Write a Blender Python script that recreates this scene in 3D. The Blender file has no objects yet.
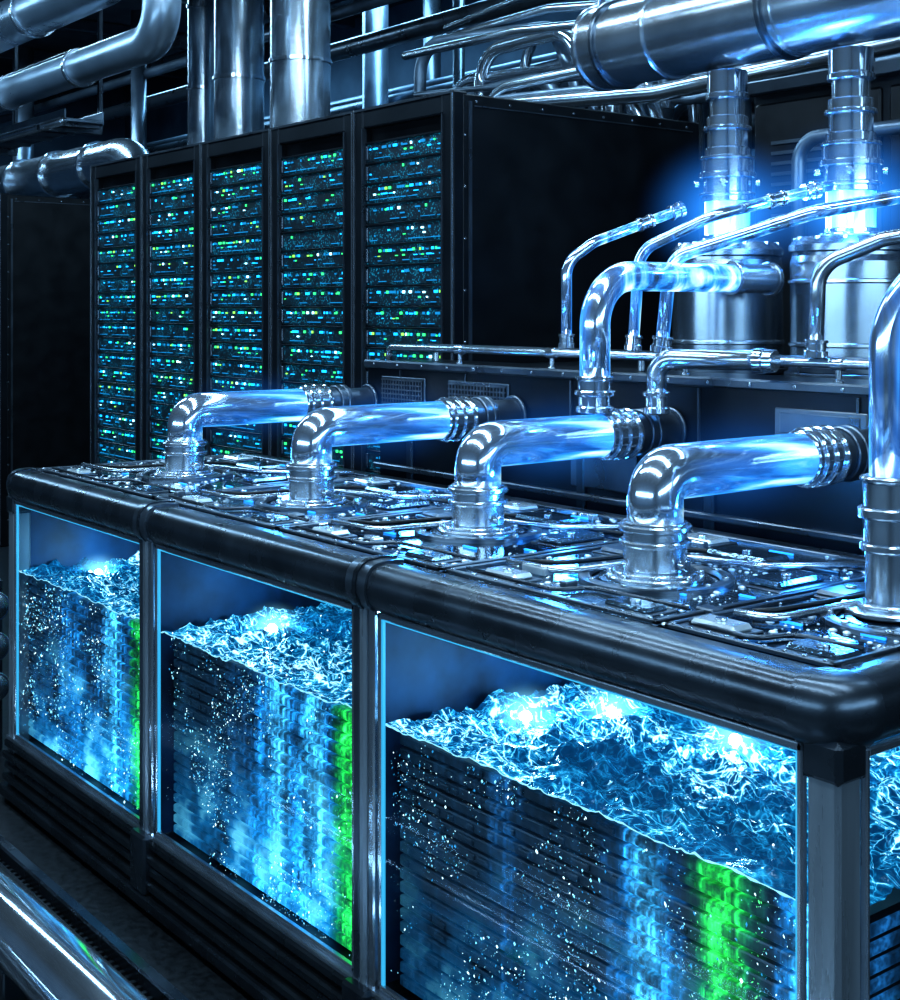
import bpy, math, random
from mathutils import Vector, Matrix
from mathutils import noise as mn
random.seed(7)
# ---------------------------------------------------------------- materials
def newmat(name):
    m=bpy.data.materials.new(name); m.use_nodes=True
    nt=m.node_tree; b=nt.nodes['Principled BSDF']; return m,nt,b
def N(nt,t,**kw):
    n=nt.nodes.new(t)
    for k,v in kw.items(): setattr(n,k,v)
    return n
def noise_node(nt,scale,stretch=(1,1,1),detail=4,coord='Object'):
    tc=N(nt,'ShaderNodeTexCoord'); mp=N(nt,'ShaderNodeMapping'); mp.inputs['Scale'].default_value=stretch
    nz=N(nt,'ShaderNodeTexNoise'); nz.inputs['Scale'].default_value=scale; nz.inputs['Detail'].default_value=detail
    nt.links.new(tc.outputs[coord],mp.inputs[0]); nt.links.new(mp.outputs[0],nz.inputs['Vector']); return nz
def ramp(nt,src,stops,interp='LINEAR'):
    r=N(nt,'ShaderNodeValToRGB'); r.color_ramp.interpolation=interp
    e=r.color_ramp.elements
    while len(e)>1: e.remove(e[-1])
    e[0].position=stops[0][0]; e[0].color=(*stops[0][1],1)
    for p,c in stops[1:]:
        x=e.new(p); x.color=(*c,1)
    nt.links.new(src,r.inputs[0]); return r
def mixc(nt,mode,a,b):
    m=N(nt,'ShaderNodeMixRGB');m.blend_type=mode;m.inputs[0].default_value=1
    nt.links.new(a,m.inputs[1]);nt.links.new(b,m.inputs[2]);return m.outputs[0]
def metal(name,col,rough=.25,var=.35,scale=6,stretch=(1,1,1),metallic=1.0,bump=0.0):
    m,nt,b=newmat(name)
    nz=noise_node(nt,scale,stretch,6)
    r=ramp(nt,nz.outputs['Fac'],[(.3,tuple(c*(1-var) for c in col)),(.7,col)])
    nt.links.new(r.outputs[0],b.inputs['Base Color'])
    mr=N(nt,'ShaderNodeMapRange'); mr.inputs[3].default_value=rough*.7; mr.inputs[4].default_value=rough*1.5
    nt.links.new(nz.outputs['Fac'],mr.inputs[0]); nt.links.new(mr.outputs[0],b.inputs['Roughness'])
    b.inputs['Metallic'].default_value=metallic
    if bump:
        bp=N(nt,'ShaderNodeBump'); bp.inputs['Strength'].default_value=bump; bp.inputs['Distance'].default_value=.002
        n2=noise_node(nt,scale*12,stretch,3); nt.links.new(n2.outputs['Fac'],bp.inputs['Height']); nt.links.new(bp.outputs[0],b.inputs['Normal'])
    return m
def emis(name,col,st):
    m,nt,b=newmat(name); b.inputs['Base Color'].default_value=(*[c*.3 for c in col],1)
    b.inputs['Emission Color'].default_value=(*col,1); b.inputs['Emission Strength'].default_value=st; return m
STEEL=metal('brushed_steel',(.60,.68,.76),.2,.35,5,metallic=.92)
CHROME=metal('polished_chrome',(.80,.89,.98),.1,.25,4,metallic=.94)
POST=metal('satin_post',(.34,.39,.44),.26,.35,3,(8,8,.6),metallic=.7)
CANST=metal('canister_steel',(.38,.45,.52),.22,.4,4,metallic=.93)
DSTEEL=metal('dark_steel',(.15,.185,.225),.27,.4,5,metallic=.87,bump=.1)
GUN=metal('gunmetal_rail',(.075,.093,.115),.25,.45,7,metallic=.82,bump=.15)
BLACK=metal('black_powdercoat',(.006,.008,.011),.36,.3,8,metallic=.3,bump=.1)
BLACK2=metal('black_panel',(.016,.021,.028),.3,.4,3,metallic=.6,bump=.1)
RIBM=metal('ribbed_dark',(.07,.085,.10),.26,.3,8,metallic=.87)
LID=metal('lid_glossy',(.03,.07,.12),.05,.5,4,metallic=.85,bump=.4)
LIDP=metal('lid_plate',(.20,.32,.43),.09,.5,9,metallic=.9,bump=.45)
PLATE=metal('light_plate',(.66,.76,.82),.18,.3,14,metallic=.6)
GRILLE=metal('grille',(.16,.18,.2),.35,.3,10,metallic=.8)
BGP=metal('background_pipe',(.24,.31,.39),.3,.5,4,metallic=.75)
DUCT=metal('galvanised_duct',(.42,.52,.62),.28,.35,2,metallic=.78)
LED_C=emis('led_cyan',(.01,.42,1),2.2)
LED_CD=emis('led_cyan_dim',(.005,.22,.5),1.0)
LED_G=emis('led_green',(.04,.85,.2),2.0)
LED_Y=emis('led_lime',(.3,.9,.1),1.6)
LED_W=emis('led_white',(.35,.8,1),4.5)
BLUE=emis('blue_strip',(.02,.30,1),1.8)
LAMP=emis('lamp_core',(.6,.9,1),30)
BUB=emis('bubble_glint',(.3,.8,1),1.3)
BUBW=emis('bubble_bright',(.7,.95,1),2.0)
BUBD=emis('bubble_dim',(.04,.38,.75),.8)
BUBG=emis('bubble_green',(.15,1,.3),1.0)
EDGE_GLOW=emis('glass_edge_glow',(.05,.45,.75),.8)  # bright glass edge put in as thin glowing strips
DROP=metal('droplet',(.85,.95,1),.05,.1,5,metallic=.6)

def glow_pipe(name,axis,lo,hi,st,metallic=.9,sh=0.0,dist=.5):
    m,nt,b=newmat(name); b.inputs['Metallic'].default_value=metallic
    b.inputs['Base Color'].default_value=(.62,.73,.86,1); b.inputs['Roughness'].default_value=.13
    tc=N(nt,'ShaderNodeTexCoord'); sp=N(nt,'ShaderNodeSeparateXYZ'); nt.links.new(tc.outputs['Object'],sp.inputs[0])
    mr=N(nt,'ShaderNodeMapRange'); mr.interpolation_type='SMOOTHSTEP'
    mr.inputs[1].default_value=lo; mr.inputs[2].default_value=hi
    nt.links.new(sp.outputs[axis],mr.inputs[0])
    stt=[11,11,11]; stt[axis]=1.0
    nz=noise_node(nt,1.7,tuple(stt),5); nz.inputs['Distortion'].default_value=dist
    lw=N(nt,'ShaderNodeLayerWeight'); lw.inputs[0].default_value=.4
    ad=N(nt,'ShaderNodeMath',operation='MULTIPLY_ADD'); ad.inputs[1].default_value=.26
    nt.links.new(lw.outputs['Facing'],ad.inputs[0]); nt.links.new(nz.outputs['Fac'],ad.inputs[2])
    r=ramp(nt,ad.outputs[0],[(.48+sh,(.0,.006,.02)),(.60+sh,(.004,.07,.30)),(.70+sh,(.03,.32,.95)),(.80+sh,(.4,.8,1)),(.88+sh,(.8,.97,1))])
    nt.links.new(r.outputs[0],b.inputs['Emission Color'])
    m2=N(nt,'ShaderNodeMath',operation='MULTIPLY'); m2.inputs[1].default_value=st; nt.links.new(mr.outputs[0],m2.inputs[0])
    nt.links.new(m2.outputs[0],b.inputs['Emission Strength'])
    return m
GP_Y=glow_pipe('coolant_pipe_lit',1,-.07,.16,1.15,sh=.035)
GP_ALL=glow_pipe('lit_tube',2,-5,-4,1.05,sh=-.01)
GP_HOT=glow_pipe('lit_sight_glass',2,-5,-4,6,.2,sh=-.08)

def glassmat(name,tint=(.88,.96,1)):
    m,nt,b=newmat(name); nt.nodes.remove(b); out=nt.nodes['Material Output']
    t=N(nt,'ShaderNodeBsdfTransparent'); t.inputs[0].default_value=(*tint,1)
    g=N(nt,'ShaderNodeBsdfGlossy'); g.inputs['Roughness'].default_value=.04; g.inputs[0].default_value=(.8,.9,1,1)
    lw=N(nt,'ShaderNodeLayerWeight'); lw.inputs[0].default_value=.5
    p=N(nt,'ShaderNodeMath',operation='POWER');p.inputs[1].default_value=5;nt.links.new(lw.outputs['Facing'],p.inputs[0])
    q=N(nt,'ShaderNodeMath',operation='MULTIPLY_ADD');q.inputs[1].default_value=.7;q.inputs[2].default_value=.03;nt.links.new(p.outputs[0],q.inputs[0])
    mx=N(nt,'ShaderNodeMixShader'); nt.links.new(q.outputs[0],mx.inputs[0]); nt.links.new(t.outputs[0],mx.inputs[1]); nt.links.new(g.outputs[0],mx.inputs[2])
    nt.links.new(mx.outputs[0],out.inputs[0]); return m
GLASS=glassmat('tank_glass')

# ---------------------------------------------------------------- mesh builder
class MB:
    def __init__(s): s.v=[];s.f=[];s.m=[];s.s=[];s.mats=[]
    def mi(s,mat):
        if mat not in s.mats: s.mats.append(mat)
        return s.mats.index(mat)
    def add(s,vs,fs,mat,smooth=False):
        o=len(s.v); s.v+= [tuple(v) for v in vs]; k=s.mi(mat)
        for f in fs: s.f.append([i+o for i in f]); s.m.append(k); s.s.append(smooth)
    def box(s,x0,x1,y0,y1,z0,z1,mat,c=0.0):
        if x1<x0:x0,x1=x1,x0
        if y1<y0:y0,y1=y1,y0
        if z1<z0:z0,z1=z1,z0
        if c<=0:
            vs=[(x,y,z) for x in(x0,x1) for y in(y0,y1) for z in(z0,z1)]
            s.add(vs,[(0,1,3,2),(4,6,7,5),(0,4,5,1),(2,3,7,6),(0,2,6,4),(1,5,7,3)],mat); return
        c=min(c,(x1-x0)*.45,(y1-y0)*.45,(z1-z0)*.45)
        idx={};vs=[]
        for ix in(0,1):
            for iy in(0,1):
                for iz in(0,1):
                    X=(x0,x1)[ix];Y=(y0,y1)[iy];Z=(z0,z1)[iz]
                    dx=c if ix==0 else -c;dy=c if iy==0 else -c;dz=c if iz==0 else -c
                    for a,p in enumerate([(X,Y+dy,Z+dz),(X+dx,Y,Z+dz),(X+dx,Y+dy,Z)]):
                        idx[(ix,iy,iz,a)]=len(vs);vs.append(p)
        fs=[]
        q=[(0,0),(1,0),(1,1),(0,1)]
        for i in(0,1):
            fs.append([idx[(i,a,b,0)] for a,b in q]); fs.append([idx[(a,i,b,1)] for a,b in q]); fs.append([idx[(a,b,i,2)] for a,b in q])
        for i in(0,1):
            for j in(0,1):
                fs.append([idx[(i,j,0,0)],idx[(i,j,1,0)],idx[(i,j,1,1)],idx[(i,j,0,1)]])
                fs.append([idx[(i,0,j,0)],idx[(i,1,j,0)],idx[(i,1,j,2)],idx[(i,0,j,2)]])
                fs.append([idx[(0,i,j,1)],idx[(1,i,j,1)],idx[(1,i,j,2)],idx[(0,i,j,2)]])
                for k in(0,1): fs.append([idx[(i,j,k,0)],idx[(i,j,k,1)],idx[(i,j,k,2)]])
        s.add(vs,fs,mat)
    def lathe(s,o,d,prof,mat,seg=32,smooth=True):
        o=Vector(o);d=Vector(d).normalized()
        u=d.orthogonal().normalized();w=d.cross(u)
        for i in range(len(prof)-1):
            (r0,h0),(r1,h1)=prof[i],prof[i+1]
            vs=[];fs=[]
            for k in range(seg):
                a=2*math.pi*k/seg;e=u*math.cos(a)+w*math.sin(a)
                vs.append(o+d*h0+e*r0);vs.append(o+d*h1+e*r1)
            for k in range(seg):
                n=(k+1)%seg;fs.append((2*k,2*n,2*n+1,2*k+1))
            s.add(vs,fs,mat,smooth)
    def rings(s,o,d,lst,mat,seg=32,bev=.003,mats=None):
        h=0;o=Vector(o);d=Vector(d).normalized()
        for i,(r,t) in enumerate(lst):
            b=min(bev,t*.3,r*.3)
            s.lathe(o,d,[(0.0001,h),(r-b,h),(r,h+b),(r,h+t-b),(r-b,h+t),(0.0001,h+t)],(mats[i] if mats else mat),seg)
            h+=t
        return o+d*h
    def tube(s,pts,r,mat,bend=None,seg=20,bs=10,caps=True,rf=None):
        P=fillet([Vector(p) for p in pts],bend,bs) if bend else [Vector(p) for p in pts]
        vs=[];fs=[];t0=(P[1]-P[0]).normalized();u=t0.orthogonal().normalized()
        L=0;tot=sum((P[i+1]-P[i]).length for i in range(len(P)-1))
        for i,p in enumerate(P):
            if i==0:t=(P[1]-P[0])
            elif i==len(P)-1:t=P[-1]-P[-2];L+=(P[i]-P[i-1]).length
            else:t=(P[i+1]-P[i]).normalized()+(P[i]-P[i-1]).normalized();L+=(P[i]-P[i-1]).length
            t.normalize();u=(u-t*u.dot(t)).normalized();w=t.cross(u)
            rr=r if not rf else r*rf(L/tot)
            for k in range(seg):
                a=2*math.pi*k/seg;vs.append(p+u*math.cos(a)*rr+w*math.sin(a)*rr)
        for i in range(len(P)-1):
            for k in range(seg):
                n=(k+1)%seg;fs.append((i*seg+k,i*seg+n,(i+1)*seg+n,(i+1)*seg+k))
        if caps:
            fs.append(tuple(range(seg))[::-1]);fs.append(tuple((len(P)-1)*seg+k for k in range(seg)))
        s.add(vs,fs,mat,True)
        return P
    def sphere(s,c,r,mat,seg=8,rg=5,sz=1.0):
        c=Vector(c);vs=[c+Vector((0,0,r*sz))];fs=[]
        for i in range(1,rg):
            ph=math.pi*i/rg
            for k in range(seg):
                a=2*math.pi*k/seg;vs.append(c+Vector((math.sin(ph)*math.cos(a),math.sin(ph)*math.sin(a),math.cos(ph)*sz))*r)
        vs.append(c-Vector((0,0,r*sz)))
        for k in range(seg):
            n=(k+1)%seg;fs.append((0,1+k,1+n));fs.append((len(vs)-1,1+(rg-2)*seg+n,1+(rg-2)*seg+k))
        for i in range(rg-2):
            for k in range(seg):
                n=(k+1)%seg;fs.append((1+i*seg+k,1+(i+1)*seg+k,1+(i+1)*seg+n,1+i*seg+n))
        s.add(vs,fs,mat,True)
    def obj(s,name,parent=None,loc=(0,0,0),recalc=True):
        me=bpy.data.meshes.new(name);me.from_pydata(s.v,[],s.f)
        for m in s.mats: me.materials.append(m)
        me.polygons.foreach_set('material_index',s.m);me.polygons.foreach_set('use_smooth',s.s)
        me.update()
        if recalc:
            import bmesh
            bm=bmesh.new();bm.from_mesh(me);bmesh.ops.recalc_face_normals(bm,faces=bm.faces);bm.to_mesh(me);bm.free()
        o=bpy.data.objects.new(name,me);bpy.context.collection.objects.link(o);o.location=loc
        if parent:o.parent=parent
        return o
def fillet(P,r,seg):
    out=[P[0]]
    for i in range(1,len(P)-1):
        a,b,c=P[i-1],P[i],P[i+1]
        d1=(a-b).normalized();d2=(c-b).normalized()
        ang=d1.angle(d2)
        if abs(ang-math.pi)<.02: out.append(b);continue
        t=min(r/math.tan(ang/2),(a-b).length*.49,(c-b).length*.49)
        rr=t*math.tan(ang/2)
        cen=b+(d1+d2).normalized()*(rr/math.sin(ang/2))
        p0=b+d1*t;p1=b+d2*t;v0=p0-cen;v1=p1-cen;om=v0.angle(v1)
        for k in range(seg+1):
            f=k/seg;out.append(cen+(v0*math.sin((1-f)*om)+v1*math.sin(f*om))/math.sin(om))
    out.append(P[-1]);return out
def empty(name,loc=(0,0,0)):
    e=bpy.data.objects.new(name,None);bpy.context.collection.objects.link(e);e.location=loc;e.empty_display_size=.1;return e
# self-lit glow spheres added as bloom around bright lamps and pipes
def bloom_mat(name,col,st,pw):
    m=bpy.data.materials.new(name);m.use_nodes=True;nt=m.node_tree;nt.nodes.remove(nt.nodes['Principled BSDF'])
    tc=N(nt,'ShaderNodeTexCoord');gr=N(nt,'ShaderNodeTexGradient');gr.gradient_type='SPHERICAL';nt.links.new(tc.outputs['Object'],gr.inputs[0])
    p=N(nt,'ShaderNodeMath',operation='POWER');p.inputs[1].default_value=pw;nt.links.new(gr.outputs['Fac'],p.inputs[0])
    q=N(nt,'ShaderNodeMath',operation='MULTIPLY');q.inputs[1].default_value=st;nt.links.new(p.outputs[0],q.inputs[0])
    e=N(nt,'ShaderNodeEmission');e.inputs[0].default_value=(*col,1);nt.links.new(q.outputs[0],e.inputs[1])
    nt.links.new(e.outputs[0],nt.nodes['Material Output'].inputs['Volume']);return m
_mm={}
def bloom(parent,loc,scale,mat):
    if mat.name not in _mm:
        b=MB();b.sphere((0,0,0),1,mat,20,12);o=b.obj('bloom_sphere',parent,loc);_mm[mat.name]=o.data
    else:
        o=bpy.data.objects.new('bloom_sphere',_mm[mat.name]);bpy.context.collection.objects.link(o);o.location=loc;o.parent=parent
    o.scale=scale;return o
BLOOM_A=bloom_mat('bloom_blue',(.03,.28,1),7,2.4)
BLOOM_L=bloom_mat('bloom_lamp',(.25,.7,1),28,2.6)
BLOOM_P=bloom_mat('bloom_pipe',(.02,.25,1),1.5,2.0)

# ---------------------------------------------------------------- room
def room_mat(name,c1,c2,rough,scale,metallic=0):
    m,nt,b=newmat(name);nz=noise_node(nt,scale,(1,1,1),8)
    r=ramp(nt,nz.outputs['Fac'],[(.35,c1),(.65,c2)]);nt.links.new(r.outputs[0],b.inputs['Base Color'])
    b.inputs['Roughness'].default_value=rough;b.inputs['Metallic'].default_value=metallic
    bp=N(nt,'ShaderNodeBump');bp.inputs['Strength'].default_value=.3;nt.links.new(nz.outputs['Fac'],bp.inputs['Height']);nt.links.new(bp.outputs[0],b.inputs['Normal'])
    return m
WALL=room_mat('wall_haze_navy',(.03,.06,.10),(.07,.12,.18),.6,2)  # navy tone lifted to stand in for background haze
CEIL=room_mat('ceiling_paint',(.012,.02,.03),(.04,.06,.08),.7,2)
FLOORM=room_mat('floor_rubber',(.008,.010,.012),(.025,.03,.035),.3,40)
X0,X1,Y0,Y1,H=-17,4.5,-5,6.5,5.0
def slab(name,*a):
    b=MB();b.box(*a[:6],a[6]);return b.obj(name)
slab('floor',X0,X1,Y0,Y1,-.1,0,FLOORM);slab('ceiling',X0,X1,Y0,Y1,H,H+.1,CEIL)
slab('wall_left',X0-.1,X0,Y0,Y1,0,H,WALL);slab('wall_right',X1,X1+.1,Y0,Y1,0,H,WALL)
slab('wall_back',X0,X1,Y1,Y1+.1,0,H,WALL);slab('wall_front',X0,X1,Y0-.1,Y0,0,H,WALL)

# ---------------------------------------------------------------- tank
tank=empty('immersion_cooling_tank')
L=3.67;D=1.03;T=1.212
bays=[(-1.32,-.0),(-2.48,-1.32),(-3.67,-2.48)]
WZ=.844
b=MB()
prof=[(.085,T-.003),(.045,T),(.014,T-.003),(.0,T-.010),(-.012,T-.024),(-.017,T-.044),(-.017,T-.064),(-.010,T-.086),(.002,T-.098),(.01,T-.106),(.05,T-.106)]
def extr(b,prof,fn,a0,a1,mat):
    vs=[];fs=[]
    for (p,z) in prof: vs.append(fn(a0,p,z))
    for (p,z) in prof: vs.append(fn(a1,p,z))
    n=len(prof)
    for i in range(n): fs.append((i,(i+1)%n,n+(i+1)%n,n+i))
    b.add(vs,fs,mat,True)
    b.add(vs[:n],[tuple(range(n))],mat);b.add(vs[n:],[tuple(range(n))],mat)
def rr_path(R=.088,seg=12):
    pts=[]
    for (cx,cy,a0) in((-R,R,-90),(-R,D-R,0),(-L+R,D-R,90),(-L+R,R,180)):
        for k in range(seg+1):
            a=math.radians(a0+90*k/seg);pts.append((cx+R*math.cos(a),cy+R*math.sin(a),-math.cos(a),-math.sin(a)))
    return pts
def sweep_loop(b,pts,prof,mat,closed=True):
    n=len(prof);vs=[];fs=[]
    for (x,y,nx,ny) in pts:
        for (p,z) in prof: vs.append((x+nx*p,y+ny*p,z))
    m=len(pts)
    for i in range(m if closed else m-1):
        j=(i+1)%m
        for k in range(n): fs.append((i*n+k,i*n+(k+1)%n,j*n+(k+1)%n,j*n+k))
    b.add(vs,fs,mat,True)
    if not closed: b.add(vs[:n],[tuple(range(n))],mat);b.add(vs[-n:],[tuple(range(n))],mat)
PP=rr_path()
sweep_loop(b,PP,prof,GUN)
def scaleprof(k): return [( .03+(p-.03)*k,(T-.056)+(z-(T-.056))*k) for p,z in prof]
for q in range(4): sweep_loop(b,PP[q*13:(q+1)*13],scaleprof(1.08),GUN,False)
for x in(-1.32,-2.48): extr(b,scaleprof(1.12),lambda a,p,z:(a,p,z),x-.04,x+.04,DSTEEL)
for x in(-1.32,-2.48): extr(b,scaleprof(1.2),lambda a,p,z:(a,p,z),x-.007,x+.007,GUN)
def post(x,w=.03):
    b.box(x-w-.012,x-.014,.0,.03,.2,1.11,DSTEEL,.004)
    b.box(x-.012,x+.014,-.004,.03,.2,1.11,POST,.006)
    b.box(x+.018,x+w+.012,.002,.03,.2,1.11,CHROME,.004)
for x in(-1.32,-2.48): post(x)
for (cx,cy) in((-.045,.045),(-L+.04,.04),(-.045,D-.045),(-L+.04,D-.04)):
    b.box(cx-.032,cx+.032,cy-.032,cy+.032,.02,1.09,POST,.008)
    b.box(cx-.039,cx+.039,cy-.039,cy+.039,1.05,1.12,GUN,.01)
    b.box(cx-.044,cx+.044,cy-.044,cy+.044,.0,.06,GUN,.006)
b.box(-L,0,.01,D-.01,.03,.215,BLACK,.004)
for i,z in enumerate((.195,.155,.115,.075)):
    b.box(-L+.02,-.08,-.012-.008*(i%2),.02,z,z+.028,RIBM,.006)
    b.box(-.02,.012,.09,D-.08,z,z+.028,RIBM,.006)
b.box(-L+.02,-.08,-.006,.03,.222,.236,STEEL,.003)
b.box(-L,-.0,-.03,.03,.02,.06,GUN,.006)
for x in(-1.32,-2.48):
    b.box(x-.05,x+.05,-.03,.02,.06,.235,GUN,.008)
for x in(-3.5,-2.48,-1.32,-.2):
    b.box(x-.06,x+.06,.05,.2,0,.04,DSTEEL)
b.obj('frame',tank)
g=MB();fr=MB()
for x0,x1 in bays:
    a=x0+(.05 if x0>-3 else .075);c=x1-(.045 if x1<-.1 else .078)
    g.add([(a,.015,.236),(c,.015,.236),(c,.015,1.105),(a,.015,1.105)],[(0,1,2,3)],GLASS)
    for (p,q,r,s_) in((a,a+.012,.236,1.105),(c-.012,c,.236,1.105)):
        fr.box(p,q,.006,.022,r,s_,CHROME,.003)
    fr.box(a,c,.006,.022,1.09,1.105,CHROME,.003);fr.box(a,c,.006,.022,.236,.25,STEEL,.003)
    fr.box(a+.013,a+.017,.012,.018,.25,1.09,EDGE_GLOW);fr.box(c-.017,c-.013,.012,.018,.25,1.09,EDGE_GLOW)
    fr.box(a+.013,c-.013,.012,.018,1.086,1.09,EDGE_GLOW)
g.add([(-.015,.08,.236),(-.015,D-.09,.236),(-.015,D-.09,1.105),(-.015,.08,1.105)],[(0,1,2,3)],GLASS)
g.add([(-L+.015,D-.09,.236),(-L+.015,.09,.236),(-L+.015,.09,1.105),(-L+.015,D-.09,1.105)],[(0,1,2,3)],GLASS)
fr.box(-.022,-.006,.078,.088,.236,1.1,CHROME,.003);fr.box(-.022,-.006,.085,D-.085,1.085,1.1,STEEL,.003)
fr.box(-L+.006,-L+.022,.085,.1,.236,1.1,CHROME,.003);fr.box(-L+.006,-L+.022,.085,D-.085,1.085,1.1,STEEL,.003)
g.obj('glass_panels',tank,recalc=False);fr.obj('glass_seals',tank)
LINER=room_mat('tank_liner',(.001,.010,.035),(.010,.08,.20),.6,4.5)
b=MB();b.box(-L+.07,-.07,D-.06,D-.05,.2,1.1,LINER)
for x in(-1.32,-2.48): b.box(x-.004,x+.004,.035,D-.06,.2,1.1,LINER)
b.box(-L+.05,-L+.056,.04,D-.05,.2,1.1,LINER)  # blue sheet added to give the tank end its hazy tone
b.box(-L+.05,-.05,.04,D-.05,1.101,1.106,LINER)
b.obj('liner',tank)

def water_mat():  # bright caustic lines are painted into emission and base colour
    m,nt,bs=newmat('coolant_surface')
    bs.inputs['Roughness'].default_value=.05
    bs.inputs['IOR'].default_value=1.45;bs.inputs['Specular IOR Level'].default_value=.9
    def caustic_line(scale,stretch,w,dist):
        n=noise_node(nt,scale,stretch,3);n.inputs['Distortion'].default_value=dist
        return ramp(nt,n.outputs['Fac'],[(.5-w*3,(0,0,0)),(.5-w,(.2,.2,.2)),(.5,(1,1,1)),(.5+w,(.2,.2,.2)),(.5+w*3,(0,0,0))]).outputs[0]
    a=caustic_line(5,(1,1.6,1),.016,1.3);c=caustic_line(12,(1,1.5,1),.020,1.6);d=caustic_line(30,(1,1,1),.03,.8)
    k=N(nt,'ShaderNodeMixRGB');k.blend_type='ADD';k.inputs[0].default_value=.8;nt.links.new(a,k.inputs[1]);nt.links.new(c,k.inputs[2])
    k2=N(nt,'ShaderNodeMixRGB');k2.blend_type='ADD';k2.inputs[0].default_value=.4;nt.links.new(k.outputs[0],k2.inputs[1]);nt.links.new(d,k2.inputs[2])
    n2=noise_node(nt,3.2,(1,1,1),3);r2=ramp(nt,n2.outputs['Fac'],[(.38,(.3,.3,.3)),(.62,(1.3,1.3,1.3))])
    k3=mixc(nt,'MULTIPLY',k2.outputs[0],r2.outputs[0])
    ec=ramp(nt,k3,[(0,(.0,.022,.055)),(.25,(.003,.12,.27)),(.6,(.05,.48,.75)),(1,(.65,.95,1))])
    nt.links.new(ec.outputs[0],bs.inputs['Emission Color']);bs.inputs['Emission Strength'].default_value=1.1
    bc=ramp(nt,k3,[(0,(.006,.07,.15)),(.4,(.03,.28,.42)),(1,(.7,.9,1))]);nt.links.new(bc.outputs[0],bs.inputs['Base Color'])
    n3=noise_node(nt,24,(1,1,1),5)
    bp=N(nt,'ShaderNodeBump');bp.inputs['Strength'].default_value=.9;bp.inputs['Distance'].default_value=.02
    nt.links.new(n3.outputs['Fac'],bp.inputs['Height']);nt.links.new(bp.outputs[0],bs.inputs['Normal'])
    return m
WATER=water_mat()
def wz(x,y):
    v=Vector((x*6,y*6,0));h=mn.fractal(v,.7,2.1,6)*.028
    w=1-abs(mn.noise(Vector((x*10+mn.noise(v)*1.5,y*10,3.1))))
    k=.35+.65*min(1,max(0,(y-.03)/.12))
    return WZ+(h+.022*(w**5)-.008)*k
FOAM=emis('waterline_foam',(.35,.8,1),.9)  # foam line is self-lit by emission
SPK=emis('water_spark',(.75,.95,1),2.5)
for bi,(x0,x1) in enumerate(bays):
    a=x0+.055;c=x1-(.055 if bi else .02);y0=.026;y1=D-.062
    nx=int((c-a)/.008);ny=110
    vs=[];fs=[]
    for j in range(ny+1):
        for i in range(nx+1):
            x=a+(c-a)*i/nx;y=y0+(y1-y0)*j/ny;vs.append((x,y,wz(x,y)))
    for j in range(ny):
        for i in range(nx): k=j*(nx+1)+i;fs.append((k,k+1,k+nx+2,k+nx+1))
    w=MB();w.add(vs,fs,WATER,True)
    P=[(a+(c-a)*i/120,.0235,wz(a+(c-a)*i/120,.026)) for i in range(121)]
    w.tube(P,.0022,FOAM,seg=6,rf=lambda t:.4+1.6*abs(mn.noise(Vector((t*40,0,0)))))
    for i in range(90):  # glowing specks put in as glints on the surface
        x=random.uniform(a,c);y=random.uniform(y0,y1);w.sphere((x,y,wz(x,y)+.002),random.choice((.001,.0015,.0022)),SPK,5,3)
    w.obj('coolant_surface_%d'%(bi+1),tank)

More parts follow.
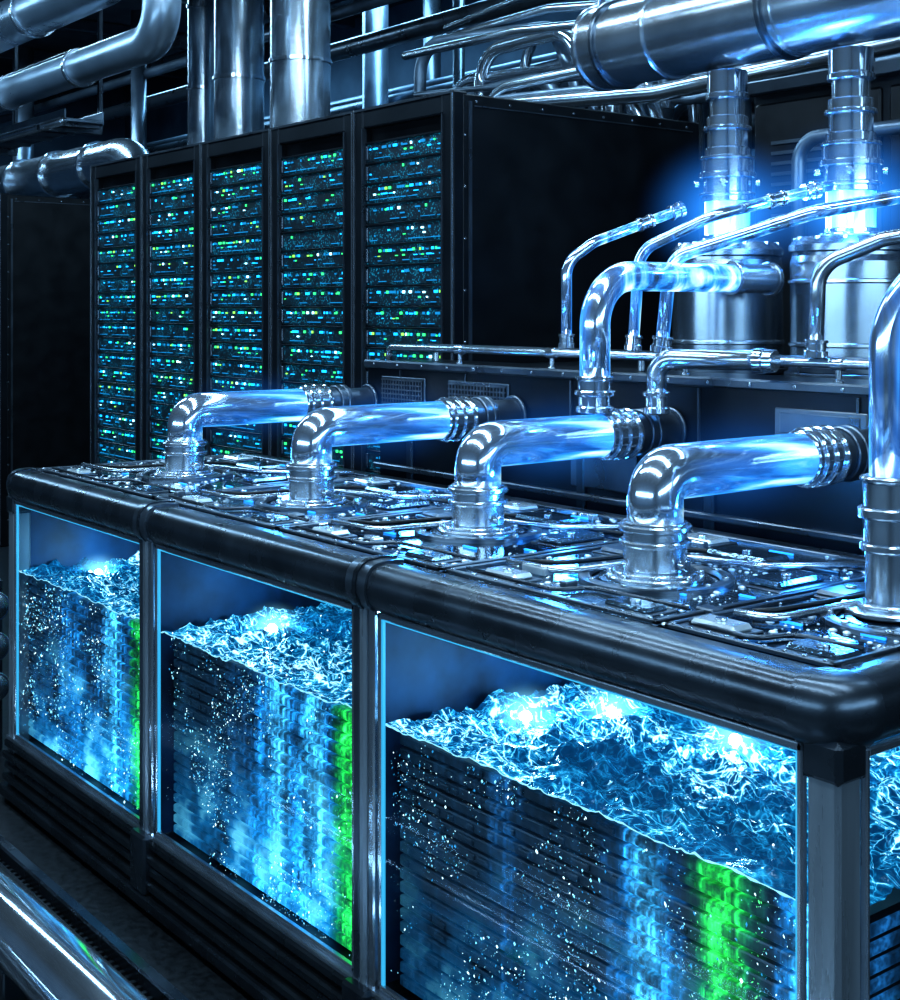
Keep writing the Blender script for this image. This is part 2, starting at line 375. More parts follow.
def stack_glow_mat(name,x0,x1,stops,boost=1.0,bot=1.0):  # light columns and bottom glow of the coolant, painted as blade emission
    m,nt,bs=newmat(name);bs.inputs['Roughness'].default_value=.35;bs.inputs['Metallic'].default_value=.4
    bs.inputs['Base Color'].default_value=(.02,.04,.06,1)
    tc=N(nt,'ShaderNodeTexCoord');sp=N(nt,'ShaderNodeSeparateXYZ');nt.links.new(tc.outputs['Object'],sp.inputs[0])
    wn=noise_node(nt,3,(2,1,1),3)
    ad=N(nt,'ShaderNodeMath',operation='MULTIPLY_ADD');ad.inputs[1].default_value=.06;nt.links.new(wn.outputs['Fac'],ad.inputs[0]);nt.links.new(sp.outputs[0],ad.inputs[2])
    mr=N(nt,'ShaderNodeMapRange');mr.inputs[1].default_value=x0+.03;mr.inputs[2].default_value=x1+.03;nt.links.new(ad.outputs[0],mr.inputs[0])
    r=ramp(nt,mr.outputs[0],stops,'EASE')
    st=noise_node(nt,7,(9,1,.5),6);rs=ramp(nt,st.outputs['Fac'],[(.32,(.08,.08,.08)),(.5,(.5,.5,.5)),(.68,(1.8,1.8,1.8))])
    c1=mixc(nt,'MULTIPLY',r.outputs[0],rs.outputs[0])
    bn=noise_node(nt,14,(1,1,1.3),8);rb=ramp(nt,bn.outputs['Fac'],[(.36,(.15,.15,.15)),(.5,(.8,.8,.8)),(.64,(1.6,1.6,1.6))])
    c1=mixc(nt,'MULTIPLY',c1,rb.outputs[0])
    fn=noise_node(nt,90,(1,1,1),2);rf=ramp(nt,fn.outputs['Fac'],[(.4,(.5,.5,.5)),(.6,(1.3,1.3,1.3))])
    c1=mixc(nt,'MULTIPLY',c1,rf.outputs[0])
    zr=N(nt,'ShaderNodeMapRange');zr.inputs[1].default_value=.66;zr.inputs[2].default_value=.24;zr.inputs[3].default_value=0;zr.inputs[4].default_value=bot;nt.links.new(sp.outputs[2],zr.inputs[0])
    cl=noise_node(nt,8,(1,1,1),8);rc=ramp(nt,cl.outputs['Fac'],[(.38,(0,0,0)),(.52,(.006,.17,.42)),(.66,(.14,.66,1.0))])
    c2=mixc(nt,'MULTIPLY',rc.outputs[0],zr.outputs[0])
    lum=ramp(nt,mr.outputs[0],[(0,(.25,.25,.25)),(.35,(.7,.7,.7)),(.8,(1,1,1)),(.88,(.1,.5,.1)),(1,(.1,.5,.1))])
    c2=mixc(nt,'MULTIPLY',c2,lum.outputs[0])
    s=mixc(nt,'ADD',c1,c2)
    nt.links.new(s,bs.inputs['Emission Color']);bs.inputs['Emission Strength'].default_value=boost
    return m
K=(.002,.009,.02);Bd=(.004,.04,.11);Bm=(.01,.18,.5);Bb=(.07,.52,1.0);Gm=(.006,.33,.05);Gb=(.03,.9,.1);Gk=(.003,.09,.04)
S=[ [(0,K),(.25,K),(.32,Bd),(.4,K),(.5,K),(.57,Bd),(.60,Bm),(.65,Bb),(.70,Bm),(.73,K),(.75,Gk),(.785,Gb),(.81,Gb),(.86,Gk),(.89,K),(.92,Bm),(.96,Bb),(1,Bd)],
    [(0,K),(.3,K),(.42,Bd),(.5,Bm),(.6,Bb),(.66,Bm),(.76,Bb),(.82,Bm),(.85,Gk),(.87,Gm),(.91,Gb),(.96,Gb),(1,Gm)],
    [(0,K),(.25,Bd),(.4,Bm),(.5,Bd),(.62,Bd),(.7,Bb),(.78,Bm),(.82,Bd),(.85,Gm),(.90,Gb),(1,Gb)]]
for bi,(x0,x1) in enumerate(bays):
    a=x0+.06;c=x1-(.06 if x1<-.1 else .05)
    SM=stack_glow_mat('submerged_blade_glow_%d'%(bi+1),x0+.06,x1-.06,S[bi],[1.35,1.5,1.6][bi],[.5,1.0,1.2][bi])
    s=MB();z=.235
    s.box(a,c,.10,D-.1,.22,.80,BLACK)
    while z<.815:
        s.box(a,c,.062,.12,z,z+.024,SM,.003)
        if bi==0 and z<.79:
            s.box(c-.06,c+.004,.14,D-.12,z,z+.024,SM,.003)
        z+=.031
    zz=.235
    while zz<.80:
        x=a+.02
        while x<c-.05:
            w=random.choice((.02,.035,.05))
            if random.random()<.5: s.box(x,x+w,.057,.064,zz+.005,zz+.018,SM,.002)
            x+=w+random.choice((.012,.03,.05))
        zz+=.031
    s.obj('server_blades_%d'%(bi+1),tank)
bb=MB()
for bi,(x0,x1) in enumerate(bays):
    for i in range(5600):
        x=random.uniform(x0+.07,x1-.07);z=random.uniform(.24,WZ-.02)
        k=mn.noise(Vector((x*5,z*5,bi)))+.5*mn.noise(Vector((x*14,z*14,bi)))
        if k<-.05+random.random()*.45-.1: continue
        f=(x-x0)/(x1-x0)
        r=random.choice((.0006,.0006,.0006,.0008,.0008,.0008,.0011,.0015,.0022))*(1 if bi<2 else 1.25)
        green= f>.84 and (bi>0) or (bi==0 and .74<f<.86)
        mt=(BUBG if green and random.random()<.7 else random.choice((BUB,BUB,BUBD,BUBD,BUBW)))  # bubbles are self-lit; green ones follow the painted light column
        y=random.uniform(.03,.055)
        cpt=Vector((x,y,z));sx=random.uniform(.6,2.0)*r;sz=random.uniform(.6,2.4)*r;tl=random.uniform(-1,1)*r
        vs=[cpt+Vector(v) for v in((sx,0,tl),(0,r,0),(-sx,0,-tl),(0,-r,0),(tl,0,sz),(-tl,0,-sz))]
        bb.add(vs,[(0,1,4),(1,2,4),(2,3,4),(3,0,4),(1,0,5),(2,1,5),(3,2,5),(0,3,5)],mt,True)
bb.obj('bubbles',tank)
def point(name,loc,col,e,r=.02,parent=None):
    l=bpy.data.lights.new(name,'POINT');l.color=col;l.energy=e;l.shadow_soft_size=r
    o=bpy.data.objects.new(name,l);bpy.context.collection.objects.link(o);o.location=loc
    if parent:o.parent=parent
    return o
lm=MB()
lamps=[(-1.07,.285),(-.99,.485),(-.62,.486),(-2.219,.285),(-3.43,.26),(-3.1,.55),(-.25,.7)]
for i,(x,y) in enumerate(lamps):
    z=wz(x,y)+.012
    lm.sphere((x,y,z),.014,LAMP,16,10)
    lm.lathe((x,y,z-.03),(0,0,1),[(.001,0),(.022,.0),(.024,.02),(.016,.026)],STEEL,20)
    point('coolant_lamp_light_%d'%i,(x,y,z+.05),(.3,.7,1),1.9,.02,tank)
    bloom(tank,(x,y,z+.01),(.11,.11,.08),BLOOM_L)
lm.obj('coolant_lamps',tank)

b=MB()
b.box(-L+.06,-.06,.06,D-.04,1.17,1.2,LID,.004)
pipesX=[-3.11,-2.23,-1.51,-.784,-.20]
pipesY=[.449,.43,.50,.413,.50]
segs=[(-3.6,-2.66),(-2.64,-1.90),(-1.88,-1.16),(-1.14,-.49),(-.47,-.09)]
for i,(a,c) in enumerate(segs):
    b.box(a,c,.105,D-.08,1.2,1.207,LIDP if i%2 else LID,.003)
    for (p,q,r,s_) in((a,c,.105,.117),(a,c,D-.092,D-.08),(a,a+.012,.105,D-.08),(c-.012,c,.105,D-.08)):
        b.box(p,q,r,s_,1.205,1.214,DSTEEL,.002)
    px,py=pipesX[i],pipesY[i]
    b.lathe((px,py,1.206),(0,0,1),[(.17,0),(.17,.01),(.16,.012),(.145,.012),(.14,.004)],DSTEEL,48)
    b.lathe((px,py,1.206),(0,0,1),[(.125,0),(.125,.007),(.11,.008)],LIDP,48)
    for k in range(10):
        an=2*math.pi*k/10;b.rings((px+.153*math.cos(an),py+.153*math.sin(an),1.216),(0,0,1),[(.008,.006)],STEEL,8,.001)
    w=c-a
    for (fx,fy,sx,sy,h,mt) in((.22,.17,.055,.03,.018,PLATE),(.82,.17,.06,.032,.014,LIDP),(.5,.76,.09,.05,.02,LIDP),(.12,.62,.04,.07,.015,DSTEEL),(.87,.6,.045,.08,.02,LIDP),(.15,.86,.06,.04,.015,PLATE),(.85,.88,.07,.03,.012,DSTEEL)):
        X=a+w*fx;Y=fy
        b.box(X-sx,X+sx,Y-sy,Y+sy,1.206,1.206+h,mt,.008)
        b.box(X-sx-.012,X+sx+.012,Y-sy-.012,Y+sy+.012,1.206,1.211,DSTEEL,.002)
        b.rings((X,Y,1.206+h),(0,0,1),[(.012,.005)],STEEL,12,.001)
    b.tube([(a+.05,.25,1.222),(a+w*.35,.26,1.222),(a+w*.4,.6,1.222),(a+w*.7,.66,1.222),(c-.04,.9,1.222)],.008,STEEL,.06,10,6)
    b.tube([(a+.05,.3,1.216),(a+w*.2,.34,1.218),(a+w*.3,.72,1.218),(c-.05,.74,1.218)],.006,BLACK,.06,8,6)
    b.tube([(a+.03,.145,1.214),(a+w*.5,.14,1.214),(a+w*.55,.22,1.214),(c-.03,.23,1.214)],.005,GUN,.04,8,6)
    for (p,q,ln) in((.3,.3,.05),(.72,.33,.05),(.9,.42,.04),(.45,.88,.07)):
        b.box(a+w*p,a+w*p+ln,q-.0,q+.006,1.208,1.212,BLUE)
    for k in range(9): b.rings((a+.02+(w-.04)*k/8,.111,1.213),(0,0,1),[(.005,.004)],STEEL,8,.001)
b.obj('lid',tank)
b=MB()
for i in range(3000):
    x=random.uniform(-3.6,-.1);y=random.uniform(.11,.94)
    if mn.noise(Vector((x*5,y*5,9)))<-.1: continue
    if min(math.hypot(x-p,y-q) for p,q in zip(pipesX,pipesY))<.13: continue
    r=random.choice((.0015,.002,.002,.003,.004,.006,.009));b.sphere((x,y,1.2075),r,DROP,8,4,.45)
for i in range(30):
    x=random.uniform(-3.5,-.15);y=random.choice((.2,.26,.7,.8,.9))+random.uniform(-.02,.02)
    sx=random.uniform(.01,.04);sy=random.uniform(.008,.02);b.box(x-sx,x+sx,y-sy,y+sy,1.206,1.206+random.uniform(.008,.02),random.choice((STEEL,PLATE,DSTEEL)),.003)
b.obj('condensation',tank)
# ---------------------------------------------------------------- coolant outlet pipes
PR=.062
def outlet(px,py,zc=1.44,yend=1.245,r=PR):
    e=empty('coolant_outlet_pipe',(px,py,1.21))
    h=zc-1.21;n=yend-py
    b=MB()
    b.rings((0,0,.0),(0,0,1),[(r*1.75,.012),(r*1.5,.008),(r*1.12,.055),(r*1.28,.012),(r*1.12,.02),(r*1.3,.014),(r*1.15,.006)],STEEL,36)
    for k in range(8):
        an=2*math.pi*k/8;b.rings((r*1.6*math.cos(an),r*1.6*math.sin(an),.012),(0,0,1),[(.008,.008)],CHROME,6,.001)
    b.rings((r*1.2,0,.04),(1,0,0),[(.012,.02)],CHROME,12,.002)
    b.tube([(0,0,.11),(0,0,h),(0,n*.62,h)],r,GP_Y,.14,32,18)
    b.rings((0,n*.60,h),(0,1,0),[(r*1.08,.02),(r*1.2,.012),(r*1.1,.025),(r*1.22,.014),(r*1.06,.03),(r*1.2,.012)],CHROME,36)
    b.rings((0,n*.60+.113,h),(0,1,0),[(r*1.0,.04),(r*1.12,.03),(r*1.15,.02),(r*.9,max(.02,n*.4-.215)),(r*1.1,.012)],DSTEEL,36)
    b.obj('pipe_body',e)
    bloom(e,(0,n*.35,h),(.17,.34,.17),BLOOM_P)
    return e
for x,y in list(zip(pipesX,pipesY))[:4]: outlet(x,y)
e=empty('coolant_riser_pipe',(-.265,.52,1.21));b=MB()
b.rings((0,0,0),(0,0,1),[(.085,.012),(.06,.01),(.045,.10),(.055,.015),(.047,.05),(.06,.02),(.05,.05),(.056,.01)],STEEL,36)
b.tube([(0,0,.26),(0,0,.58),(.12,.1,.76),(.5,.42,.85)],.038,GP_ALL,.2,28,14)
b.obj('pipe_body',e)

# ---------------------------------------------------------------- equipment cabinet behind tank
cab=empty('pump_cabinet');b=MB()
cx0,cx1=-3.12,1.2
b.box(cx0,cx1,1.30,1.57,0,1.56,BLACK2,.008);b.box(-2.95,cx1,1.57,2.6,0,1.58,BLACK2,.008)
b.box(cx0-.01,cx1,1.25,1.57,1.38,1.60,BLACK2,.01)
b.box(cx0-.015,cx1,1.235,1.26,1.575,1.605,DSTEEL,.006);b.box(cx0-.012,cx1,1.24,1.26,1.375,1.39,DSTEEL,.004)
b.box(cx0,cx1,1.27,1.31,1.18,1.20,DSTEEL,.004);b.box(cx0,cx1,1.26,1.31,1.10,1.13,DSTEEL,.004)
b.box(cx0,cx1,1.24,1.31,1.0,1.04,RIBM,.004)
for x in(-2.9,-2.5,-1.95,-1.4,-.85,-.3,.25,.8):
    b.box(x-.004,x+.004,1.244,1.252,1.40,1.57,DSTEEL);b.box(x-.02,x+.02,1.285,1.31,1.04,1.37,RIBM,.006)
for x0_,x1_ in((-3.02,-2.74),(-2.60,-2.26),):
    b.box(x0_,x1_,1.243,1.25,1.425,1.545,DSTEEL,.004)
    b.box(x0_+.01,x1_-.01,1.240,1.244,1.435,1.535,BLACK)
    n=int((x1_-x0_)/.018)
    for i in range(n): b.box(x0_+.012+i*.018,x0_+.018+i*.018,1.236,1.241,1.437,1.533,GRILLE)
    for i in range(6): b.box(x0_+.01,x1_-.01,1.235,1.241,1.44+i*.018,1.445+i*.018,GRILLE)
b.box(-1.12,-.82,1.242,1.25,1.45,1.53,GRILLE,.004);b.box(-1.10,-.84,1.239,1.244,1.462,1.518,DSTEEL,.002)
for i in range(28):
    b.rings((cx0+.06+i*.155,1.25,1.395),(0,-1,0),[(.007,.005)],STEEL,8,.001);b.rings((cx0+.06+i*.155,1.236,1.59),(0,-1,0),[(.006,.004)],STEEL,8,.001)
for x in(-2.0,-.6,.4): b.box(x,x+.3,1.29,1.30,1.22,1.34,DSTEEL,.004)
b.obj('body',cab)
e=empty('conduit_rail');b=MB()
b.tube([(-3.05,1.30,1.60),(-3.05,1.30,1.655),(1.2,1.30,1.655)],.013,STEEL,.035,14,8)
for x in(-2.6,-2.1,-1.5,-.95,-.4,.2): b.rings((x,1.30,1.60),(0,0,1),[(.015,.01),(.009,.05)],STEEL,12);b.rings((x-.02,1.30,1.655),(1,0,0),[(.019,.04)],CHROME,14)
b.tube([(-2.95,1.42,1.66),(1.2,1.42,1.66)],.009,DSTEEL,None,10);
for x in(-2.9,-1.8,-.7,.5): b.rings((x,1.42,1.6),(0,0,1),[(.012,.06)],STEEL,10)
b.obj('pipe',e)

# ---------------------------------------------------------------- racks
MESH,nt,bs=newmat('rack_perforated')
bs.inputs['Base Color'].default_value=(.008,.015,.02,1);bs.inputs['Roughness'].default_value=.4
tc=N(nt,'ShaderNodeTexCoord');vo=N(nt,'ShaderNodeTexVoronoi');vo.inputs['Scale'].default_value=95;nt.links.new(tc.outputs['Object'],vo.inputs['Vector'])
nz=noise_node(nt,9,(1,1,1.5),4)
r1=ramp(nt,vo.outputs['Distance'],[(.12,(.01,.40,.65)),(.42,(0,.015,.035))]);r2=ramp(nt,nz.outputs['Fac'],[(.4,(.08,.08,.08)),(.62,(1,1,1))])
nt.links.new(mixc(nt,'MULTIPLY',r1.outputs[0],r2.outputs[0]),bs.inputs['Emission Color']);bs.inputs['Emission Strength'].default_value=.8  # teal glow of the mesh is painted in as emission
def rack(xr,yf,w=.72,d=1.45,h=2.68):
    e=empty('server_rack',(xr,yf,0));b=MB()
    b.box(-w,0,.03,d,0,h,BLACK,.006)
    fw=.075
    for a,c in((-w,-w+fw),(-fw,0)): b.box(a+.002,c-.002,-.02,.06,.0,h+.01,BLACK2,.008)
    b.box(-w+fw,-fw,-.018,.06,h-.08,h+.01,BLACK2,.006);b.box(-w+fw,-fw,-.018,.06,0,.1,BLACK2,.006)
    b.box(-w+.002,-w+.008,-.024,-.018,.02,h,STEEL);b.box(-.010,-.002,-.024,-.018,.02,h,STEEL)
    b.box(-w+.01,-.01,-.024,-.018,h-.004,h+.006,DSTEEL)
    b.box(-w+fw-.008,-w+fw,-.024,.0,.1,h-.08,DSTEEL);b.box(-fw,-fw+.008,-.024,.0,.1,h-.08,DSTEEL)
    b.box(.0,.006,.06,.075,.05,h-.03,DSTEEL);b.box(0,.004,.09,d-.05,h-.05,h-.045,DSTEEL)
    for k in range(8): b.rings((.0,.10+k*.18,h-.03),(1,0,0),[(.006,.005)],STEEL,8,.001)
    for k in range(12): b.rings((0.0,.04,.2+k*.21),(1,0,0),[(.006,.005)],STEEL,8,.001)
    a=-w+fw;c=-fw;z=.11;i=0
    while z<h-.15:
        b.box(a,c,.0,.04,z,z+.078,MESH,.003)
        b.box(a,c,-.008,.03,z+.078,z+.088,BLACK2,.002)
        b.box(a+.008,a+.022,-.012,.0,z+.01,z+.07,DSTEEL,.002);b.box(c-.022,c-.008,-.012,.0,z+.01,z+.07,DSTEEL,.002)
        busy=random.uniform(.3,.8)
        for row,(zz,hh,pp) in enumerate(((.052,.011,busy),(.032,.006,.4*busy),(.012,.004,.5))):
            x=a+.03
            while x<c-.035:
                ww=random.choice((.006,.006,.009,.013,.022,.03)) if row<2 else random.uniform(.02,.07)
                if random.random()<pp:
                    q=random.random();cen=1-abs((x-a)/(c-a)-.5)*1.2
                    if row==2: mt=LED_CD
                    else: mt=LED_C if q<.32 else LED_CD if q<.64 else LED_G if q<.82 else LED_Y if q<.88 else LED_W
                    if mt is LED_W and random.random()>cen: mt=LED_C
                    b.box(x,x+min(ww,.03 if mt in(LED_CD,LED_C) else .013) if row<2 else x+ww,-.005,.001,z+zz,z+zz+hh*random.choice((.6,1,1)),mt)
                x+=ww+random.choice((.004,.006,.014,.02))
        z+=.09;i+=1
    b.obj('cabinet',e);return e
for k in range(5): rack(-3.0-k*.724,1.6)
for k in range(3): rack(-8.9-k*.724,1.85)

# ---------------------------------------------------------------- filter canisters + couplings + manifold
def canister(x,y,rad=.19):
    e=empty('pump_canister',(x,y,1.582));b=MB()
    b.rings((0,0,0),(0,0,1),[(rad*1.1,.02),(rad*1.03,.02)],DSTEEL,48)
    b.lathe((0,0,.04),(0,0,1),[(rad,0),(rad,.33),(rad*.97,.35),(rad*.97,.36),(rad*1.02,.365),(rad*1.02,.385),(rad*.9,.41),(rad*.5,.42),(.0001,.42)],CANST,56)
    for z in(.10,.3): b.lathe((0,0,z),(0,0,1),[(rad,0),(rad+.006,.004),(rad+.006,.012),(rad,.016)],STEEL,56)
    for k in range(12):
        an=2*math.pi*k/12;b.rings((rad*.9*math.cos(an),rad*.9*math.sin(an),.44),(0,0,1),[(.01,.012)],CHROME,6,.001)
    b.rings((0,0,.45),(0,0,1),[(.10,.015),(.085,.015)],CHROME,36)
    b.lathe((0,0,.48),(0,0,1),[(.078,0),(.078,.12)],GP_HOT,36)
    b.rings((0,0,.595),(0,0,1),[(.09,.02),(.098,.012),(.085,.05),(.1,.02),(.09,.045),(.096,.012),(.078,.03),(.07,.06),(.084,.014),(.072,.035),(.06,.06),(.075,.02),(.07,.08)],CHROME,36)
    for an in (0.6,2.2,3.9,5.3):
        b.rings((.095*math.cos(an),.095*math.sin(an),.66),(math.cos(an),math.sin(an),0),[(.012,.02)],STEEL,10)
    b.obj('body',e)
    bloom(e,(0,0,.56),(.34,.34,.30),BLOOM_A)
    return e
canister(-1.85,1.9);canister(-1.34,1.9)
for x in(-1.85,-1.34): point('canister_glow_%d'%int(-x*100),(x+.14,1.70,2.12),(.06,.36,1),8,.05)
e=empty('manifold_pipe');b=MB()
b.lathe((-2.50,1.9,2.81),(1,0,0),[(.0001,0),(.11,.0),(.145,.015),(.158,.04),(.158,3.8)],STEEL,56)
for x,rr in((-2.48,.166),(-2.38,.172),(-2.13,.168),(-1.6,.173),(-1.56,.166),(-1.05,.172),(-.6,.168),(-.2,.172)):
    b.rings((x,1.9,2.81),(1,0,0),[(rr,.022)],DSTEEL if rr>.17 else STEEL,56,.004)
for k in range(10):
    an=2*math.pi*k/10;b.rings((-2.502,1.9+.085*math.cos(an),2.81+.085*math.sin(an)),(-1,0,0),[(.01,.01)],CHROME,6,.001)
b.obj('body',e)
def hose(name,pts,r,mat,bend=.08,ends=True):
    e=empty(name);b=MB();P=b.tube(pts,r,mat,bend,16,10)
    if ends:
        for p,q in((P[0],P[1]),(P[-1],P[-2])):
            d=(q-p).normalized();b.rings(p-d*.005,d,[(r*1.6,.02),(r*1.35,.02),(r*1.55,.01)],CHROME,18,.002)
        d=(P[1]-P[0]).normalized();m=P[0].lerp(P[1],.35);b.rings(m,d,[(r*1.4,.015),(r*1.2,.03),(r*1.4,.015)],CHROME,18,.002)
    b.obj('tube',e);return e
hose('coolant_hose',[(-1.93,1.75,2.15),(-2.02,1.42,2.03),(-2.06,1.33,1.96),(-2.06,1.33,1.675)],.018,GP_ALL,.09)
hose('coolant_hose',[(-1.36,1.75,2.18),(-1.50,1.42,2.09),(-1.75,1.36,1.99),(-1.76,1.34,1.675)],.018,GP_ALL,.09)
hose('coolant_hose',[(-.70,1.80,2.18),(-1.12,1.42,2.08),(-1.56,1.30,1.96),(-1.59,1.29,1.675)],.021,GP_ALL,.09)
hose('coolant_hose',[(-.45,1.70,2.07),(-.85,1.36,1.99),(-1.00,1.28,1.92),(-1.01,1.28,1.675)],.021,STEEL,.09)
e=empty('coolant_branch_pipe');b=MB()
b.tube([(-1.53,1.64,1.90),(-1.53,.95,1.90),(-1.53,.95,1.60)],.044,GP_ALL,.15,28,16)
b.rings((-1.53,.95,1.504),(0,0,1),[(.055,.02),(.048,.03),(.06,.015),(.05,.03),(.056,.012)],CHROME,32)
b.rings((-1.53,1.54,1.90),(0,1,0),[(.055,.03),(.047,.15),(.055,.02)],STEEL,32)
b.obj('tube',e)
e=empty('metal_drain_pipe');b=MB()
b.tube([(-1.15,1.20,1.66),(-1.43,1.10,1.66),(-1.43,1.10,1.55)],.029,STEEL,.07,20,12)
b.rings((-1.43,1.10,1.50),(0,0,1),[(.038,.02),(.032,.03),(.04,.015)],CHROME,24)
b.rings((-1.15,1.20,1.66),(1,.2,0),[(.036,.03),(.032,.03)],CHROME,24)
b.obj('tube',e)

def vpipe(x,y,r,z0=2.3,mat=STEEL):
    e=empty('vertical_duct_pipe',(x,y,z0));b=MB();hh=H-z0
    b.lathe((0,0,0),(0,0,1),[(r,0),(r,hh)],mat,48)
    for z in(.55,.58,1.25,1.9): b.lathe((0,0,z),(0,0,1),[(r,0),(r+.012,.004),(r+.012,.03),(r,.034)],CHROME,48)
    b.obj('pipe',e)
vpipe(-8.45,3.3,.12);vpipe(-7.86,3.3,.19);vpipe(-6.97,3.3,.215)
# ---------------------------------------------------------------- background plant
def duct(name,pts,r,bend,ringx):
    e=empty(name);b=MB();b.tube(pts,r,DUCT,bend,36,12)
    for x in ringx: b.rings((x,pts[0][1],pts[0][2]),(1,0,0),[(r+.018,.04)],STEEL,36)
    b.obj('duct',e)
duct('overhead_duct',[(-16.5,1.9,3.98),(-6.9,1.9,3.98),(-6.9,1.9,4.98)],.17,.3,(-14,-12,-10,-8.4))
duct('overhead_duct',[(-16.5,2.0,3.50),(-6.5,2.0,3.50),(-6.5,2.0,4.98)],.12,.22,(-15,-13,-11,-9.2,-7.8))
duct('overhead_duct',[(-16.5,1.45,4.42),(-5.0,1.45,4.42)],.15,None,(-13,-11,-9))
e=empty('cable_tray');b=MB()
def tray(y,z,w,h,x0,x1,mat):
    b.box(x0,x1,y,y+w,z,z+.03,mat,.004);b.box(x0,x1,y-.015,y,z-.01,z+h,mat,.006);b.box(x0,x1,y+w,y+w+.015,z-.01,z+h,mat,.006)
    x=x0
    while x<x1: b.box(x,x+.05,y,y+w,z-.03,z,DSTEEL);x+=.5
tray(2.35,3.72,.35,.10,-16.5,-8.9,DUCT);tray(2.35,3.28,.3,.1,-16.5,-8.9,BGP)
b.tube([(-16.5,2.24,3.25),(-8.7,2.24,3.25)],.035,STEEL,None,12);b.tube([(-16.5,2.25,3.72),(-8.7,2.25,3.72)],.045,STEEL,None,12)
for x in(-15,-13,-11,-9.1):
    b.box(x-.02,x+.02,2.70,2.73,3.25,H,DSTEEL);b.box(x-.03,x+.03,2.2,2.72,3.22,3.26,DSTEEL)
b.obj('tray_run',e)
rnd=random.Random(11)
e=empty('insulated_duct');b=MB()
b.tube([(-16,3.6,3.2),(-11.6,3.6,3.2),(-10.4,3.6,3.2),(-10.1,3.6,2.2)],.22,STEEL,.35,28,12)
for x in(-14.5,-13.2,-12.2,-11.2): b.rings((x,3.6,3.2),(1,0,0),[(.245,.05)],CHROME,28)
b.obj('duct',e)
e=empty('background_pipework');b=MB()
for i in range(15):
    x=-6.5+i*.17+rnd.uniform(-.04,.04);y=3.72+rnd.uniform(0,.5);z=3.15+rnd.uniform(0,.6);r=rnd.choice((.02,.028,.036,.045))
    xe=x+rnd.uniform(.9,1.9)
    b.tube([(x,y,2.5),(x+.03,y,z),(xe,y+rnd.uniform(-.05,.1),z+rnd.uniform(-.12,.06)),(xe+.3,y,z-.5),(xe+.35,y,2.4)],r,rnd.choice((STEEL,CHROME,BGP)),.22,14,10)
    b.rings((x,y,2.95),(0,0,1),[(r*1.4,.05)],CHROME,14)
for i in range(7):
    y=3.72+i*.09;z=rnd.uniform(2.9,3.9);b.tube([(-6.4,y,z),(-5.2,y,z+rnd.uniform(-.1,.1)),(-3.9,y,z-.15),(-2.2,y,z-.1)],rnd.choice((.02,.03,.05)),rnd.choice((STEEL,BGP)),.3,12,8)
for i in range(10):
    x=rnd.uniform(-6.2,-3.4);y=rnd.uniform(4.0,4.9);r=rnd.choice((.03,.045,.06));z=rnd.uniform(3.0,3.9);w=rnd.uniform(.3,1.3)
    b.tube([(x,y,2.2),(x,y,z),(x+w,y,z),(x+w,y,rnd.choice((2.2,2.2,4.9)))],r,rnd.choice((STEEL,BGP,BGP)),.12+r,14,8)
for i in range(10):
    y=rnd.uniform(4.2,6);z=rnd.uniform(2.9,4.7);r=rnd.choice((.05,.08,.14,.18))
    b.tube([(-16,y,z),(rnd.uniform(-4,3),y,z)],r,rnd.choice((BGP,DSTEEL,DSTEEL)),None,20)
for i in range(8):
    x=rnd.uniform(-15,-7);y=rnd.uniform(4.0,5.5);r=rnd.choice((.05,.08,.12));b.tube([(x,y,0),(x,y,4.9)],r,rnd.choice((BGP,DSTEEL)),None,14)
b.obj('pipes',e)
e=empty('roof_beams');b=MB()
for x in range(-15,4,2): b.box(x,x+.12,-4.9,6.4,4.86,4.99,DSTEEL,.01)
b.obj('beams',e)
e=empty('switchgear_cabinet');b=MB()
b.box(-2.6,1.5,2.95,3.6,0,2.75,BLACK2,.01)
for k in range(6):
    x=-2.58+k*.68;b.box(x,x+.64,2.93,2.96,1.5,2.7,BLACK,.01)
    for j in range(8): b.box(x+.1,x+.54,2.922,2.932,2.2+j*.045,2.215+j*.045,DSTEEL)
    b.box(x+.04,x+.06,2.90,2.93,1.85,2.1,STEEL,.004)
b.box(-2.6,1.5,2.9,3.0,2.74,2.8,DSTEEL,.006)
b.obj('body',e)
e=empty('overhead_pipework');b=MB()
b.tube([(-2.9,2.7,2.95),(1.5,2.7,2.95)],.07,BGP,None,20);b.tube([(-2.4,2.5,3.2),(1.5,2.5,3.2)],.05,BGP,None,16)
b.tube([(-2.2,2.75,1.6),(-2.2,2.75,2.5),(1.4,2.75,2.5)],.03,BGP,.1,14,8);b.tube([(-1.0,2.75,1.59),(-1.0,2.75,2.9)],.04,BGP,None,14)
b.obj('pipes',e)
# ---------------------------------------------------------------- floor pipes
e=empty('floor_pipe');b=MB()
b.tube([(-5.5,-.47,.15),(1.5,-.47,.15)],.09,CHROME,None,40)
for x in(-5,-3.4): b.rings((x,-.47,.15),(1,0,0),[(.098,.03)],STEEL,40)
for x in(-4.6,-2.2,-.6): b.box(x-.03,x+.03,-.54,-.40,0,.09,DSTEEL,.004)
b.obj('pipe',e)
e=empty('floor_pipe');b=MB()
b.tube([(-5.5,-.72,.13),(1.5,-.72,.13)],.07,CHROME,None,36)
for x in(-4.6,-2.2,-.6): b.box(x-.03,x+.03,-.78,-.66,0,.08,DSTEEL,.004)
b.obj('pipe',e)
e=empty('floor_channel');b=MB()
b.box(-6,1.4,-.22,-.18,0,.05,GUN,.006);b.box(-6,1.4,-.34,-.31,0,.035,GUN,.004)
x=-6
while x<1.4: b.box(x,x+.015,-.31,-.22,0,.012,RIBM);x+=.035
b.obj('channel',e)
e=empty('floor_manifold');b=MB()
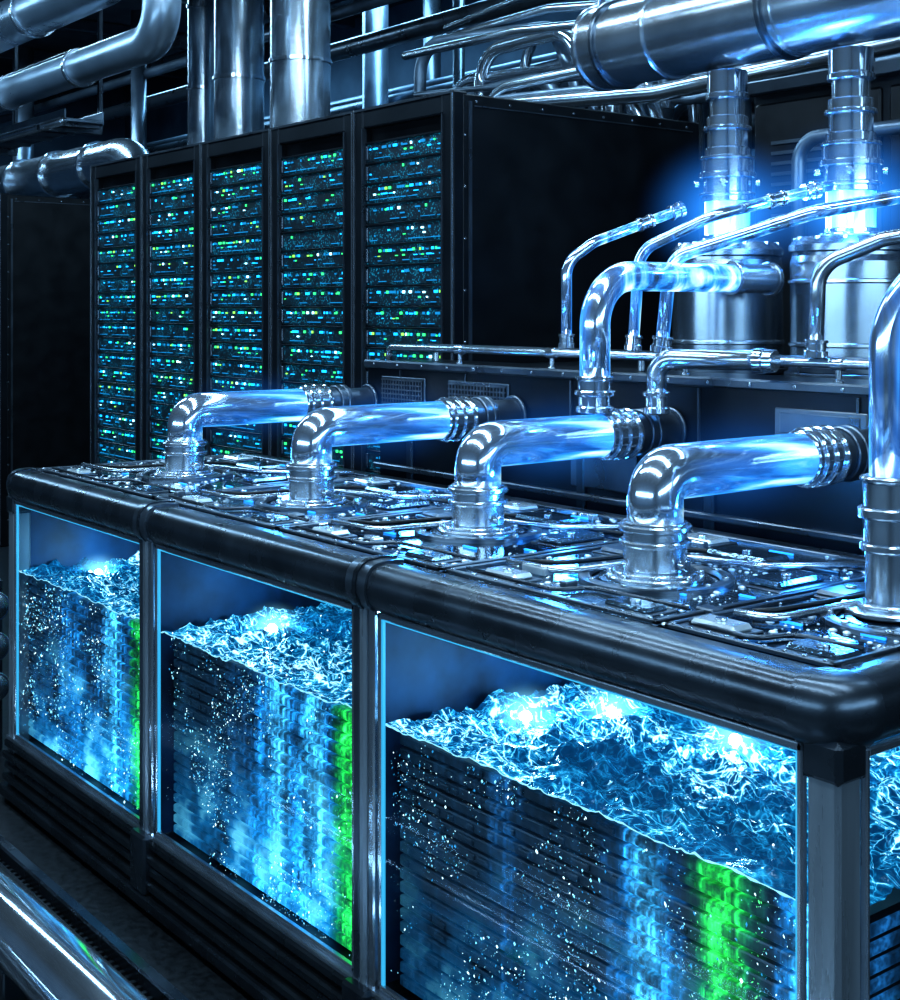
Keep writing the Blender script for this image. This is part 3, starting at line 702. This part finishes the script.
for z in(.3,.46,.62): b.tube([(-7.5,.1,z),(-4.05,.1,z)],.05,STEEL,None,24);b.rings((-4.1,.1,z),(1,0,0),[(.06,.04)],CHROME,24)
b.box(-4.3,-4.2,0.02,.18,0,.7,GUN,.006);b.box(-6.2,-6.1,0.02,.18,0,.7,GUN,.006)
b.obj('pipes',e)

# ---------------------------------------------------------------- lights
def area(name,loc,rot,sx,sy,e,col):
    l=bpy.data.lights.new(name,'AREA');l.shape='RECTANGLE';l.size=sx;l.size_y=sy;l.energy=e;l.color=col
    o=bpy.data.objects.new(name,l);bpy.context.collection.objects.link(o);o.location=loc;o.rotation_euler=[math.radians(a) for a in rot];return o
area('overhead_fill_a',(-1.5,.3,4.6),(0,0,0),6,.22,140,(.58,.81,1))  # unseen lamp added for highlights on the metal pipes
area('overhead_fill_b',(-1.5,-1.6,4.6),(0,0,0),7,.22,150,(.58,.81,1))  # second unseen lamp, added to give metals something to reflect
area('overhead_fill_c',(-10,.2,4.6),(0,0,0),8,.3,230,(.42,.72,1))  # added out-of-view fill for the far left background
area('overhead_fill_d',(-9,5.2,4.7),(0,0,0),10,.3,160,(.3,.66,1))  # blue fill added to brighten the back wall
area('overhead_fill_e',(-1.5,2.6,4.6),(0,0,0),5,.3,75,(.45,.74,1))  # extra unseen fill added so the metal reads brighter
area('overhead_fill_f',(-5.2,2.9,4.7),(0,0,0),3,.2,70,(.5,.78,1))  # added lamp, out of view, lights the hoses above the racks
area('overhead_fill_g',(-12.5,3.0,4.75),(0,0,0),5,.2,80,(.45,.74,1))  # unseen lamp added to brighten the insulated duct
area('side_fill_a',(4.2,0,2.4),(0,90,0),.5,6,110,(.45,.74,1))  # unseen fill lamp added on the right side
area('side_fill_b',(-1.5,-4.8,2.2),(90,0,0),8,.5,140,(.45,.74,1))  # added out of view in front to light the corner post
point('lid_glow_a',(-1.30,.62,1.30),(.05,.36,1),5,.03);point('lid_glow_b',(-1.98,.62,1.3),(.05,.36,1),3,.03)
point('lid_glow_c',(-.5,.7,1.3),(.05,.36,1),3,.03);point('lid_glow_d',(-2.75,.65,1.3),(.05,.36,1),3,.03)
w=bpy.data.worlds.new('World');bpy.context.scene.world=w;w.use_nodes=True
w.node_tree.nodes['Background'].inputs[0].default_value=(.02,.05,.1,1);w.node_tree.nodes['Background'].inputs[1].default_value=.5
# ---------------------------------------------------------------- camera
c=bpy.data.cameras.new('Camera');co=bpy.data.objects.new('Camera',c);bpy.context.collection.objects.link(co)
co.location=(1.284,-1.768,1.8);co.rotation_euler=(math.radians(90),0,math.radians(52.12))
c.sensor_fit='HORIZONTAL';c.sensor_width=36;c.lens=54;c.shift_y=-.211
bpy.context.scene.camera=co
sc=bpy.context.scene
sc.view_settings.view_transform='Standard'
try: sc.view_settings.look='Medium High Contrast'
except Exception: sc.view_settings.look='None'
sc.view_settings.exposure=.15
